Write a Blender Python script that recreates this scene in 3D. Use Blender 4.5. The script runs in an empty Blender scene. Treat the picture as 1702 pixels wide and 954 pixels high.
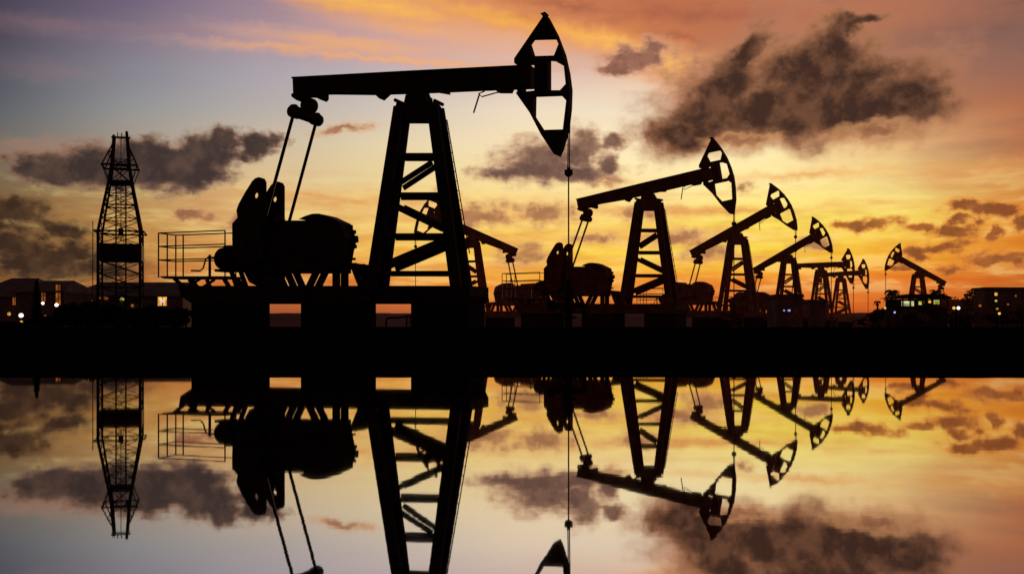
import bpy, math, random
from mathutils import Vector, Matrix
from mathutils.geometry import tessellate_polygon

# ------------------------------------------------------------------ basics
H = 0.60            # camera height above the water
GZ = 0.57           # level of the ground the pumps stand on
F = 1702.0          # focal length in photo pixels
CX, HY = 851.0, 543.0
sc = bpy.context.scene
col = sc.collection

def lin(c):
    r = []
    for v in c[:3]:
        v = v / 255.0
        r.append(v / 12.92 if v <= 0.04045 else ((v + 0.055) / 1.055) ** 2.4)
    return (r[0], r[1], r[2], 1.0)

# ------------------------------------------------------------------ world
world = bpy.data.worlds.new("World")
sc.world = world
world.use_nodes = True
NT = world.node_tree
NT.nodes.clear()
SUN_AZ, SUN_EL = math.radians(14), math.radians(1.5)

def nd(t, **kw):
    n = NT.nodes.new(t)
    for k, v in kw.items():
        setattr(n, k, v)
    return n

def put(sock, v):
    if hasattr(v, 'is_output'):
        NT.links.new(v, sock)
    else:
        sock.default_value = v

def ma(op, a, b=0.0, c=0.0, clamp=False):
    n = nd('ShaderNodeMath', operation=op, use_clamp=clamp)
    put(n.inputs[0], a); put(n.inputs[1], b); put(n.inputs[2], c)
    return n.outputs[0]

def mr(v, a, b, c=0.0, d=1.0, smooth=False):
    n = nd('ShaderNodeMapRange')
    n.interpolation_type = 'SMOOTHSTEP' if smooth else 'LINEAR'
    put(n.inputs[0], v); put(n.inputs[1], a); put(n.inputs[2], b); put(n.inputs[3], c); put(n.inputs[4], d)
    return n.outputs[0]

def vm(op, a, b=None, c=None):
    n = nd('ShaderNodeVectorMath', operation=op)
    put(n.inputs[0], a)
    if b is not None: put(n.inputs[1], b)
    if c is not None: put(n.inputs[2], c)
    return n.outputs['Value'] if op in ('LENGTH', 'DOT_PRODUCT') else n.outputs['Vector']

def mixc(f, a, b, blend='MIX'):
    n = nd('ShaderNodeMix', data_type='RGBA', blend_type=blend)
    put(n.inputs[0], f); put(n.inputs[6], a); put(n.inputs[7], b)
    return n.outputs[2]

def comb(x, y, z):
    n = nd('ShaderNodeCombineXYZ')
    put(n.inputs[0], x); put(n.inputs[1], y); put(n.inputs[2], z)
    return n.outputs[0]

def comb3(v): return comb(v, v, v)

def noise(vec, scale, detail=5.0, rough=0.55, colour=False):
    n = nd('ShaderNodeTexNoise')
    put(n.inputs['Vector'], vec)
    n.inputs['Scale'].default_value = scale
    n.inputs['Detail'].default_value = detail
    n.inputs['Roughness'].default_value = rough
    return n.outputs['Color' if colour else 'Fac']

def au(px):                     # azimuth (in hundreds of photo pixels of arc)
    return math.atan((px - CX) / F) * F / 100
def ev(px, py):                 # tangent of elevation, same unit
    return (HY - py) / math.sqrt(F * F + (px - CX) ** 2) * F / 100

tc = nd('ShaderNodeTexCoord').outputs['Generated']
sx = nd('ShaderNodeSeparateXYZ'); put(sx.inputs[0], tc)
X, Y, Z = sx.outputs
AZ = ma('ARCTAN2', X, Y)
U = ma('MULTIPLY', AZ, F / 100)
RH = ma('SQRT', ma('ADD', ma('MULTIPLY', X, X), ma('MULTIPLY', Y, Y)))
T = ma('DIVIDE', Z, ma('MAXIMUM', RH, 0.02))
V = ma('MULTIPLY', T, F / 100)
P = comb(U, V, 0.0)
P3 = comb(ma('MULTIPLY', ma('SINE', AZ), F / 100), ma('MULTIPLY', ma('COSINE', AZ), F / 100), V)

# base colours of the sunset sky: azimuth columns of elevation ramps
YS = [0, 60, 120, 180, 240, 300, 360, 420, 470, 510, 540]
GRID = [
 (0,   [(84,78,98),(92,85,100),(98,100,112),(112,114,120),(130,125,116),(138,118,90),(152,117,72),(146,104,58),(150,92,48),(120,62,34),(96,46,28)]),
 (213, [(116,104,130),(138,124,140),(142,142,154),(157,157,158),(175,162,146),(192,162,114),(200,152,88),(196,140,70),(192,114,58),(160,80,45),(120,60,40)]),
 (425, [(148,132,152),(172,146,154),(172,164,174),(181,174,172),(205,187,162),(224,194,146),(230,184,116),(232,170,92),(220,134,66),(176,92,52),(130,66,42)]),
 (638, [(206,158,140),(196,160,162),(190,178,184),(206,194,184),(226,208,174),(232,208,152),(234,192,112),(236,182,82),(226,146,66),(186,96,52),(140,70,42)]),
 (851, [(196,128,84),(222,168,128),(206,184,184),(226,210,192),(236,217,182),(239,216,160),(238,200,110),(238,194,76),(232,156,60),(190,100,50),(140,70,42)]),
 (1064,[(160,98,78),(188,116,80),(220,182,162),(232,216,196),(243,227,194),(245,226,172),(237,200,112),(241,206,80),(236,156,55),(196,100,44),(140,66,36)]),
 (1277,[(154,104,90),(150,102,86),(184,134,106),(226,196,166),(244,224,178),(246,230,166),(241,220,106),(239,206,70),(232,142,50),(198,96,38),(140,62,32)]),
 (1490,[(148,100,90),(140,98,86),(148,104,90),(188,124,86),(236,194,134),(242,218,146),(241,216,104),(240,178,54),(226,120,40),(196,86,30),(140,60,30)]),
 (1702,[(116,82,76),(118,90,84),(146,98,84),(180,110,74),(198,120,68),(208,132,66),(230,154,56),(222,134,44),(192,96,34),(150,70,30),(110,48,26)]),
]
TMAX = 0.75
tf = mr(T, 0.0, TMAX)
# slow vertical wobble so that the colour bands are not ruled lines
wob = ma('MULTIPLY', ma('SUBTRACT', noise(vm('MULTIPLY', P3, (0.35, 0.35, 1.2)), 1.0, 3.0), 0.5), 0.028)
tf = ma('ADD', tf, ma('MULTIPLY', wob, mr(T, 0.01, 0.12)))
base = None
for i, (px, cols) in enumerate(GRID):
    cr = nd('ShaderNodeValToRGB')
    cr.color_ramp.interpolation = 'EASE' if False else 'LINEAR'
    el = cr.color_ramp.elements
    pts = [(max(0.0, ev(px, y)) / (F / 100) / TMAX, lin(c)) for y, c in zip(YS, cols)]
    pts.sort(key=lambda q: q[0])
    top = tuple(v * 0.45 for v in pts[-1][1][:3])
    pts.append((0.62, tuple(v * 0.6 for v in pts[-1][1][:3]) + (1,)))
    pts.append((1.0, (0.035, 0.034, 0.05, 1)))
    el[0].position, el[0].color = pts[0]
    el[1].position, el[1].color = pts[-1]
    for p_, c_ in pts[1:-1]:
        e = el.new(p_); e.color = c_
    put(cr.inputs[0], tf)
    if base is None:
        base = cr.outputs[0]
    else:
        base = mixc(mr(U, au(GRID[i - 1][0]), au(px)), base, cr.outputs[0])

# ---- blobs -> density fields
warpA = vm('MULTIPLY', vm('SUBTRACT', noise(P3, 0.9, 4.0, 0.6, True), (0.5, 0.5, 0.5)), (1.3, 0.8, 0))
warpB = vm('MULTIPLY', vm('SUBTRACT', noise(P3, 3.2, 3.0, 0.6, True), (0.5, 0.5, 0.5)), (0.5, 0.28, 0))
PA = vm('ADD', P, vm('ADD', warpA, warpB))
PB = vm('ADD', P, warpB)
PM = vm('ADD', P, vm('ADD', vm('MULTIPLY', warpA, (0.45, 0.5, 0)), warpB))
nA = noise(vm('MULTIPLY', P3, (1, 1, 1.5)), 1.5, 7.0, 0.57)
nB = noise(vm('MULTIPLY', P3, (1, 1, 1.8)), 3.4, 5.0, 0.54)
nG = noise(vm('MULTIPLY', P3, (0.5, 0.5, 3.0)), 1.9, 6.0, 0.58)
nS = noise(vm('ADD', P3, (3.1, 0.0, 7.7)), 2.3, 7.0, 0.6)
nH = noise(vm('MULTIPLY', P3, (0.35, 0.35, 2.6)), 1.1, 6.0, 0.6)      # horizontal streaks

def field(blobs, vec, k=0.25):
    d = None
    for b in blobs:
        px, py, rx, ry = b[:4]
        ang = math.radians(b[4]) if len(b) > 4 else 0.0
        cx, cy = au(px), ev(px, py)
        rx, ry = rx * 1.22 / 100, ry * 1.25 / 100
        if ang:
            m = nd('ShaderNodeMapping', vector_type='TEXTURE')
            put(m.inputs[0], vec)
            m.inputs[1].default_value = (cx, cy, 0)
            m.inputs[2].default_value = (0, 0, ang)
            m.inputs[3].default_value = (rx, ry, 1)
            v = m.outputs[0]
        else:
            v = vm('MULTIPLY_ADD', vec, (1 / rx, 1 / ry, 0), (-cx / rx, -cy / ry, 0))
        l = vm('LENGTH', v)
        d = l if d is None else ma('SMOOTH_MIN', d, l, k)
    return ma('SUBTRACT', 1.0, d)

def layer(c, fld, nz, amp, lo, hi, edge, core, mid=0.5, op=1.0):
    dd = ma('MULTIPLY_ADD', ma('SUBTRACT', nz, 0.5), amp, fld)
    a = mr(dd, lo, hi, 0.0, op, True)
    w = (hi - lo) * 0.26
    a = mr(dd, lo - w, hi + w, 0.0, op, True)
    body = ma('MULTIPLY', mr(dd, lo + (hi - lo) * 0.35, hi + mid, 0, 1, True), mr(nS, 0.42, 0.66, 1.0, 0.74, True))
    cc = mixc(body, edge, core)
    return mixc(a, c, cc)

c = base
# thin high cloud: warm streaks across the top
f = field([(60, 40, 90, 12), (110, 118, 100, 14), (420, 12, 70, 14), (300, 52, 120, 8)], PB, 0.4)
c = layer(c, f, nH, 2.0, -0.35, 0.9, lin((170,134,142)), lin((180,138,138)), 0.4, 0.28)
f = field([(470, 78, 130, 9, 1), (560, 70, 150, 13, -3), (700, 48, 150, 20, -8), (640, 100, 200, 6, -2)], PB, 0.4)
c = layer(c, f, nH, 1.8, -0.45, 0.6, lin((214,164,150)), lin((234,172,120)), 0.5, 0.85)
f = field([(640, 12, 150, 20, -8), (840, 30, 200, 16, -11), (1010, 66, 160, 20, -14), (1110, 105, 95, 34, -38)], PB, 0.4)
c = layer(c, f, nH, 1.7, -0.5, 0.55, lin((228,156,96)), lin((250,188,86)), 0.6, 0.9)
f = field([(1160, 25, 340, 30, -4), (960, 12, 170, 14, -8), (1130, 62, 110, 18, -12)], PB, 0.4)
c = layer(c, f, nH, 1.6, -0.3, 0.6, lin((196,116,76)), lin((158,92,72)), 0.5, 0.85)
# right side sheet with streaks
f = field([(1640, 60, 330, 110), (1660, 240, 190, 70)], PB, 0.4)
c = layer(c, f, nH, 2.2, -0.2, 1.0, lin((180,124,100)), lin((128,92,84)), 0.4, 0.5)
# warm thin bands in the yellow part
f = field([(1220, 350, 330, 9), (1100, 395, 200, 12), (1180, 432, 200, 9), (640, 440, 200, 8), (560, 330, 160, 14), (1330, 290, 180, 8), (1640, 285, 110, 16)], PB, 0.3)
c = layer(c, f, nH, 1.8, -0.2, 0.9, lin((232,172,96)), lin((214,142,84)), 0.4, 0.75)
f = field([(1250, 480, 500, 24), (500, 470, 300, 14), (1560, 455, 160, 12)], PB, 0.3)
c = layer(c, f, nH, 2.2, -0.1, 1.0, lin((224,126,52)), lin((200,98,48)), 0.4, 0.7)

# general thin streaks low over the horizon
msk = ma('MULTIPLY', mr(V, 0.35, 0.7, 0, 1, True), mr(V, 1.7, 2.9, 1, 0, True))
c = mixc(ma('MULTIPLY', ma('MULTIPLY', mr(nG, 0.47, 0.66, 0, 1, True), msk), 0.42), c, mixc(1.0, c, (0.80, 0.50, 0.42, 1), 'MULTIPLY'))
c = mixc(ma('MULTIPLY', ma('MULTIPLY', mr(nG, 0.5, 0.36, 0, 1, True), msk), 0.30), c, lin((255, 236, 150)))
# mid-level soft pinkish-brown clouds
f = field([(800, 358, 54, 20), (905, 356, 54, 18), (868, 424, 50, 20), (1125, 396, 52, 15), (1180, 418, 44, 13), (1238, 313, 15, 9),
           (400, 368, 38, 18), (312, 356, 26, 6), (572, 213, 42, 7, 8), (735, 325, 22, 8), (1000, 300, 40, 8), (985, 395, 40, 9),
           (330, 362, 30, 7), (1350, 405, 30, 9), (1060, 352, 40, 12)], PB, 0.15)
c = layer(c, f, nB, 1.9, -0.25, 0.5, lin((216,160,108)), lin((152,100,76)), 0.3, 0.9)
# low brown-orange clouds, right
f = field([(1646, 348, 46, 14), (1600, 344, 34, 13), (1594, 383, 42, 13), (1560, 412, 46, 14, 8), (1520, 424, 40, 11), (1660, 430, 56, 15),
           (1452, 371, 50, 11, 4), (1405, 372, 24, 8), (1697, 372, 16, 16), (1656, 384, 11, 16), (1590, 448, 26, 11), (1535, 378, 26, 8), (1500, 440, 22, 6), (1600, 366, 20, 8)], PB, 0.15)
c = layer(c, f, nB, 1.7, 0.0, 0.5, lin((220,132,58)), lin((132,72,42)), 0.25, 0.95)
# left lower grey-brown clouds
f = field([(18, 350, 50, 24), (96, 385, 50, 14), (20, 405, 70, 30), (70, 440, 110, 30), (150, 445, 80, 22), (125, 420, 34, 20), (-60, 380, 80, 60)], PB, 0.25)
c = layer(c, f, nB, 1.6, -0.15, 0.45, lin((134,98,62)), lin((68,48,37)), 0.3, 1.0)
# left long dark cloud
f0 = field([(140, 258, 120, 20), (255, 252, 70, 14)], PB, 0.2)
c = layer(c, f0, nB, 1.4, -0.2, 0.7, lin((192,140,116)), lin((196,132,108)), 0.3, 0.7)
f = field([(100, 284, 80, 23), (190, 280, 100, 31), (290, 282, 90, 32, 6), (340, 258, 56, 32, 20), (372, 232, 24, 22), (425, 243, 40, 20, 14), (250, 258, 50, 24)], PB, 0.2)
c = layer(c, f, nB, 1.15, -0.12, 0.22, lin((146,112,92)), lin((68,55,52)), 0.3, 1.0)
# middle cloud behind the horse head
f = field([(900, 270, 74, 34), (966, 254, 36, 38), (850, 288, 60, 12), (930, 288, 100, 14), (1020, 234, 20, 13), (1012, 275, 20, 20)], PB, 0.2)
c = layer(c, f, nB, 1.2, -0.15, 0.3, lin((192,150,122)), lin((104,78,70)), 0.35, 1.0)
f = field([(1062, 98, 56, 22), (1085, 88, 30, 22), (1030, 112, 34, 14)], PB, 0.2)
c = layer(c, f, nB, 1.3, -0.15, 0.4, lin((200,146,122)), lin((128,86,74)), 0.3, 1.0)
# the large dark cloud
f1 = field([(1262, 70, 90, 40, 50), (1150, 130, 60, 40, 40), (1330, 90, 90, 50), (1540, 110, 70, 30, 20)], PB, 0.3)
c = layer(c, f1, nB, 1.9, -0.1, 0.9, lin((176,122,98)), lin((118,80,70)), 0.4, 0.85)
f = field([(1262, 186, 150, 44), (1345, 180, 170, 52), (1375, 120, 76, 60, 10), (1395, 70, 26, 46, -12), (1430, 34, 44, 9, 4), (1455, 165, 100, 50, 12), (1530, 165, 66, 38, 8),
           (1205, 150, 76, 42, 35), (1240, 100, 50, 20, 50), (1118, 226, 54, 36), (1165, 208, 60, 38), (1310, 122, 60, 40), (1420, 130, 60, 44), (1210, 190, 60, 34)], PM, 0.25)
c = layer(c, f, nA, 1.0, -0.22, 0.26, lin((170,116,86)), lin((64,43,36)), 0.42, 1.0)
f = field([(1452, 218, 66, 15, 6), (1240, 232, 60, 10)], PB, 0.2)
c = layer(c, f, nB, 1.5, -0.1, 0.6, lin((206,150,104)), lin((130,84,64)), 0.3, 0.9)

# scattered generic dusk clouds outside the sunset sector (seen only from the side)
away = ma('SUBTRACT', 1.0, mr(ma('ABSOLUTE', U), 8.4, 13.0, 0, 1, True), 0.0)
nish = nd('ShaderNodeTexSky', sky_type='NISHITA')
nish.sun_disc = False
nish.sun_elevation = SUN_EL
nish.sun_rotation = SUN_AZ
nsk = mixc(1.0, nish.outputs[0], (0.05, 0.05, 0.05, 1), 'MULTIPLY')
dusk = mixc(mr(nA, 0.45, 0.65, 0, 1, True), (0.09, 0.06, 0.07, 1), (0.05, 0.035, 0.04, 1))
dusk = mixc(1.0, dusk, nsk, 'ADD')
dusk = mixc(mr(ma('ABSOLUTE', U), 13.0, 30.0, 0, 1, True), dusk, (0.075, 0.042, 0.046, 1))
c = mixc(away, dusk, c)
c = mixc(1.0, c, comb3(mr(U, -8.2, -4.0, 0.80, 1.0, True)), 'MULTIPLY')
c = mixc(1.0, c, mixc(mr(ma('ABSOLUTE', ma('SUBTRACT', U, 2.5)), 2.0, 7.0, 1, 0, True), (0.97, 0.96, 0.95, 1), (1.12, 1.09, 1.0, 1)), 'MULTIPLY')
# overhead darkens
c = mixc(mr(T, 0.45, 1.1, 0, 1, True), c, (0.012, 0.011, 0.016, 1))
# lower hemisphere
c = mixc(mr(T, -0.002, -0.0005, 1, 0), c, (0.003, 0.002, 0.002, 1))
bg = nd('ShaderNodeBackground')
put(bg.inputs[0], c); bg.inputs[1].default_value = 1.0
wo = nd('ShaderNodeOutputWorld')
NT.links.new(bg.outputs[0], wo.inputs[0])
world.cycles.sampling_method = 'MANUAL'
world.cycles.sample_map_resolution = 512

# ------------------------------------------------------------------ camera, render, sun
cam = bpy.data.cameras.new("camera")
cam.sensor_width = 36; cam.lens = 36.0; cam.clip_start = 0.1; cam.clip_end = 20000
cam.shift_y = (HY - 477.0) / 1702.0
co = bpy.data.objects.new("camera", cam); col.objects.link(co)
co.location = (0, 0, H); co.rotation_euler = (math.radians(90), 0, 0)
sc.camera = co
sc.view_settings.view_transform = 'Standard'; sc.view_settings.look = 'None'
sc.view_settings.exposure = 0; sc.view_settings.gamma = 1
sc.render.engine = 'CYCLES'
sc.cycles.use_denoising = True
sc.cycles.use_adaptive_sampling = True
sc.cycles.adaptive_threshold = 0.01
sc.cycles.max_bounces = 5
sl = bpy.data.lights.new("sun", 'SUN'); sl.energy = 0.6; sl.angle = math.radians(0.5); sl.color = (1.0, 0.55, 0.25)
so = bpy.data.objects.new("sun", sl); col.objects.link(so)
d = Vector((math.sin(SUN_AZ) * math.cos(SUN_EL), math.cos(SUN_AZ) * math.cos(SUN_EL), math.sin(SUN_EL)))
so.rotation_euler = d.to_track_quat('Z', 'Y').to_euler()
so.location = (20, 100, 30)

# ------------------------------------------------------------------ materials
def material(name, base, rough=0.6, var=0.35, scale=3.0, metallic=0.0, spec=0.3, second=None, bump=0.0, detail=6):
    m = bpy.data.materials.new(name); m.use_nodes = True
    nt = m.node_tree; b = nt.nodes['Principled BSDF']
    t = nt.nodes.new('ShaderNodeTexCoord')
    n = nt.nodes.new('ShaderNodeTexNoise'); n.inputs['Scale'].default_value = scale; n.inputs['Detail'].default_value = detail
    nt.links.new(t.outputs['Object'], n.inputs['Vector'])
    r = nt.nodes.new('ShaderNodeValToRGB')
    c0 = tuple(v * (1 - var) for v in base); c1 = second or tuple(min(1, v * (1 + var)) for v in base)
    r.color_ramp.elements[0].position = 0.35; r.color_ramp.elements[0].color = c0 + (1,)
    r.color_ramp.elements[1].position = 0.68; r.color_ramp.elements[1].color = tuple(c1) + (1,)
    nt.links.new(n.outputs['Fac'], r.inputs[0]); nt.links.new(r.outputs[0], b.inputs['Base Color'])
    b.inputs['Roughness'].default_value = rough; b.inputs['Metallic'].default_value = metallic
    b.inputs['Specular IOR Level'].default_value = spec
    if bump:
        bp = nt.nodes.new('ShaderNodeBump'); bp.inputs['Strength'].default_value = bump; bp.inputs['Distance'].default_value = 0.05
        nt.links.new(n.outputs['Fac'], bp.inputs['Height']); nt.links.new(bp.outputs[0], b.inputs['Normal'])
    return m

def glow(name, c, strength):
    m = bpy.data.materials.new(name); m.use_nodes = True
    nt = m.node_tree; nt.nodes.clear()
    o = nt.nodes.new('ShaderNodeOutputMaterial'); e = nt.nodes.new('ShaderNodeEmission')
    t = nt.nodes.new('ShaderNodeTexCoord'); n = nt.nodes.new('ShaderNodeTexNoise'); n.inputs['Scale'].default_value = 1.6
    r = nt.nodes.new('ShaderNodeMapRange'); r.inputs[1].default_value = 0.35; r.inputs[2].default_value = 0.65
    r.inputs[3].default_value = strength * 0.35; r.inputs[4].default_value = strength * 1.2
    nt.links.new(t.outputs['Object'], n.inputs['Vector']); nt.links.new(n.outputs['Fac'], r.inputs[0])
    nt.links.new(r.outputs[0], e.inputs[1]); e.inputs[0].default_value = lin(c)
    nt.links.new(e.outputs[0], o.inputs[0])
    m.cycles.emission_sampling = 'NONE'
    return m

STEEL = [material('rusty steel haze tint %s' % 'abcde'[i], b, 0.65, 0.35, 2.5, 0.0, s, sec)  # first is the near steel; later ones have distance haze painted into the colour
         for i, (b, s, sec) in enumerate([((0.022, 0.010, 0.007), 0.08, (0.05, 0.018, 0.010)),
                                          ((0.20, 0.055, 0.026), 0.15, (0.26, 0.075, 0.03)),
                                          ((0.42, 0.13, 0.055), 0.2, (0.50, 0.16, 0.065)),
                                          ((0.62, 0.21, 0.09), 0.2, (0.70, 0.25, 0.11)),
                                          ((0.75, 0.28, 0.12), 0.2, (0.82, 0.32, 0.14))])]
CONC = [material('weathered concrete haze tint %s' % 'ab'[i], b, 0.9, 0.3, 4.0, 0, 0.1, None, 0.3) for i, b in enumerate([(0.014, 0.011, 0.010), (0.07, 0.03, 0.02)])]  # second is for far pumps, lightened and reddened to imitate haze
CABLE = material('greased steel cable', (0.03, 0.02, 0.015), 0.5, 0.3, 8, 0.0, 0.3)
SOIL = material('damp dark soil', (0.010, 0.008, 0.007), 1.0, 0.5, 0.8, 0, 0.0, (0.016, 0.012, 0.009), 0.6)
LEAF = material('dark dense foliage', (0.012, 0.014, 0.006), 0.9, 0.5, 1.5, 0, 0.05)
LEAF2 = material('distant foliage haze tint', (0.26, 0.13, 0.08), 0.9, 0.4, 0.6, 0, 0.05)  # pale red-brown is painted-in haze, not the leaf colour
BARK = material('bark', (0.03, 0.02, 0.015), 0.9, 0.4, 5, 0, 0.05)
WALLM = material('stained plaster wall', (0.22, 0.12, 0.10), 0.9, 0.25, 0.5, 0, 0.1)
ROOFM = material('dark tiled roof', (0.22, 0.13, 0.105), 0.9, 0.3, 1.2, 0, 0.1)
WALLD = material('dark cladding', (0.24, 0.12, 0.09), 0.9, 0.3, 0.7, 0, 0.1)
WALLX = material('unlit dark wall', (0.08, 0.04, 0.03), 0.9, 0.3, 0.7, 0, 0.1)
HILL = material('far wooded land haze tint', (0.50, 0.26, 0.19), 1.0, 0.25, 0.01, 0, 0.0)  # light maroon base colour stands in for haze over the distant land
L_WARM = glow('warm lamp light', (255, 190, 90), 1.1)
L_AMB = glow('amber window light', (225, 125, 50), 0.4)
L_WHITE = glow('white lamp light', (255, 240, 220), 2.6)
L_GREEN = glow('greenish lamp light', (215, 215, 100), 0.8)
L_PANEL = glow('pale panel light', (235, 235, 170), 0.8)
L_BLUE = glow('pale violet light', (190, 180, 255), 1.2)

# ------------------------------------------------------------------ mesh helper
class MB:
    def __init__(s): s.v = []; s.f = []
    def add(s, vs, fs):
        o = len(s.v); s.v += [tuple(v) for v in vs]; s.f += [tuple(i + o for i in f) for f in fs]; return s
    def box(s, c, d, rz=0.0):
        x, y, z = d[0] / 2, d[1] / 2, d[2] / 2
        cs, sn = math.cos(rz), math.sin(rz)
        vs = []
        for k in range(8):
            a = x if k & 1 else -x; b = y if k & 2 else -y; e = z if k & 4 else -z
            vs.append((c[0] + a * cs - b * sn, c[1] + a * sn + b * cs, c[2] + e))
        return s.add(vs, [(0, 2, 3, 1), (4, 5, 7, 6), (0, 1, 5, 4), (2, 6, 7, 3), (0, 4, 6, 2), (1, 3, 7, 5)])
    def bar(s, p, q, w, h, side=(0, 1, 0)):
        """rectangular bar from p to q: w measured across (in plane), h along 'side'."""
        p, q = Vector(p), Vector(q); d = (q - p).normalized(); sd = Vector(side)
        n = d.cross(sd)
        if n.length < 1e-4: sd = Vector((1, 0, 0)); n = d.cross(sd)
        n.normalize(); sd = n.cross(d).normalized()
        vs = []
        for b in (p, q):
            for i, j in ((-1, -1), (1, -1), (1, 1), (-1, 1)):
                vs.append(b + n * (i * w / 2) + sd * (j * h / 2))
        return s.add(vs, [(3, 2, 1, 0), (4, 5, 6, 7), (0, 1, 5, 4), (1, 2, 6, 5), (2, 3, 7, 6), (3, 0, 4, 7)])
    def tube(s, pts, r, n=8):
        pts = [Vector(p) for p in pts]; rings = []
        for i, p in enumerate(pts):
            d = (pts[min(i + 1, len(pts) - 1)] - pts[max(i - 1, 0)]).normalized()
            u = d.cross(Vector((0, 1, 0)) if abs(d.y) < 0.9 else Vector((1, 0, 0))).normalized(); w = d.cross(u)
            rr = r[i] if isinstance(r, (list, tuple)) else r
            rings.append([p + u * math.cos(2 * math.pi * k / n) * rr + w * math.sin(2 * math.pi * k / n) * rr for k in range(n)])
        vs = [v for ring in rings for v in ring]; fs = []
        for i in range(len(pts) - 1):
            for k in range(n):
                k2 = (k + 1) % n
                fs.append((i * n + k, i * n + k2, (i + 1) * n + k2, (i + 1) * n + k))
        fs.append(tuple(range(n))[::-1]); fs.append(tuple((len(pts) - 1) * n + k for k in range(n)))
        return s.add(vs, fs)
    def prism(s, poly, l0, l1, holes=()):
        """(a, z) polygon with holes extruded along l (local y)."""
        loops = [list(poly)] + [list(h) for h in holes]
        tris = tessellate_polygon([[Vector((a, z, 0)) for a, z in lp] for lp in loops])
        flat = [p for lp in loops for p in lp]; n = len(flat)
        vs = [(a, l0, z) for a, z in flat] + [(a, l1, z) for a, z in flat]
        fs = [tuple(t) for t in tris] + [tuple(i + n for i in t[::-1]) for t in tris]
        o = 0
        for lp in loops:
            m = len(lp)
            for k in range(m):
                k2 = (k + 1) % m
                fs.append((o + k, o + k2, o + k2 + n, o + k + n))
            o += m
        return s.add(vs, fs)
    def build(s, name, mat, parent=None, fix=True, smooth=False):
        me = bpy.data.meshes.new(name); me.from_pydata(s.v, [], s.f); me.materials.append(mat)
        if fix:
            import bmesh
            b = bmesh.new(); b.from_mesh(me); bmesh.ops.recalc_face_normals(b, faces=b.faces); b.to_mesh(me); b.free()
        if smooth:
            for p in me.polygons: p.use_smooth = True
        ob = bpy.data.objects.new(name, me); col.objects.link(ob)
        if parent is not None: ob.parent = parent
        return ob

def empty(name, loc, rz=0.0, label=None, cat=None, group=None):
    o = bpy.data.objects.new(name, None); col.objects.link(o); o.empty_display_size = 0.3
    o.location = loc; o.rotation_euler = (0, 0, rz)
    tag(o, label, cat, group); return o
def tag(o, label=None, cat=None, group=None, kind=None):
    if label: o['label'] = label
    if cat: o['category'] = cat
    if group: o['group'] = group
    if kind: o['kind'] = kind
    return o
def circ(a, z, r, n=20, rz=None):
    return [(a + r * math.cos(2 * math.pi * k / n), z + (rz or r) * math.sin(2 * math.pi * k / n)) for k in range(n)]
def at(px, d):      # world x at photo column px and distance d
    return (px - CX) / F * d
def zt(py, d):      # world z at photo row py and distance d
    return H + (HY - py) / F * d

# ------------------------------------------------------------------ pump jack profile, measured once on the nearest pump
D1 = 30.0; PSI1 = math.radians(-20.5)
AH = (math.cos(PSI1), math.sin(PSI1)); LH = (-math.sin(PSI1), math.cos(PSI1))
O1 = (at(696, D1), D1)
def up(px, py, l=0.0):
    dx = (px - CX) / F; dz = (HY - py) / F
    t = (l + O1[0] * LH[0] + O1[1] * LH[1]) / (dx * LH[0] + LH[1])
    x, y, z = dx * t, t, H + dz * t
    return ((x - O1[0]) * AH[0] + (y - O1[1]) * AH[1], z - GZ)
def uz(a, l, py):
    y = O1[1] + a * AH[1] + l * LH[1]
    return H + (HY - py) / F * y - GZ
def outline(pts, w, hole=False):
    xs = [p[0] for p in pts]; ys = [p[1] for p in pts]
    cx, cy = (min(xs) + max(xs)) / 2, (min(ys) + max(ys)) / 2
    sg = -1 if hole else 1
    r = []
    for x, y in pts:
        lx = (-w if x < cx else w) * sg
        lz = (-w if y < cy else w) * sg
        a, _ = up(x, y, lx)
        r.append((a, uz(a, lz, y)))
    return r
PIV = up(697, 160)                     # beam pivot (a, z)
_t0, _t1 = up(486, 129), up(880, 109)
TILT1 = math.atan2(_t1[1] - _t0[1], _t1[0] - _t0[0])
def bl(p):                             # pump plane -> beam frame
    x, z = p[0] - PIV[0], p[1] - PIV[1]; c_, s_ = math.cos(TILT1), math.sin(TILT1)
    return (x * c_ + z * s_, -x * s_ + z * c_)
def bls(ps): return [bl(p) for p in ps]
def rot(p, t):                         # beam frame -> pump plane at tilt t
    c_, s_ = math.cos(t), math.sin(t)
    return (PIV[0] + p[0] * c_ - p[1] * s_, PIV[1] + p[0] * s_ + p[1] * c_)

BW = 0.17
BEAM = bls(outline([(486,129),(700,118),(888,108.5),(888,149),(855,150),(852,156),(832,156),(828,151),(690,157),(641,158),(630,168),(620,159),(545,158),(487,160)], BW))
HW = 0.16
HEAD = bls(outline([(908.5,21.5),(914,26),(929,55),(941.5,88),(948.4,119.5),(951.9,151),(951,182),(946.5,220),(937,251),(932,261.5),(926,259),(905,227),(880,191),(856.5,158),(888,155),(888,104.5),(854.4,105.3),(854.4,97.5),(902,28),(904,22)], HW))
HOLES = [bls(outline(h, HW, True)) for h in (
    [(889.6,67.6),(922.7,66.6),(928,78.6),(920.5,92.7),(891.2,93.7),(884,75.4)],
    [(916.4,102.2),(924.2,103.1),(936.8,113.2),(940,139.9),(930.5,150.3),(916.4,150.3)],
    [(891.9,161.9),(930.5,160.3),(940.9,171.3),(935.3,215.3),(907,216.3),(891.3,191.8)])]
RIMR = HEAD[1:10]
TAILB = bl(up(514, 176))
EQL0 = 0.62
EQ = (up(508, 193)[0] - up(514, 176)[0], up(508, 193)[1] - up(514, 176)[1])
PINL0 = 0.66
PIN = up(456, 384)
CRL = 0.5
SHAFT = up(433, 402)
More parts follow.
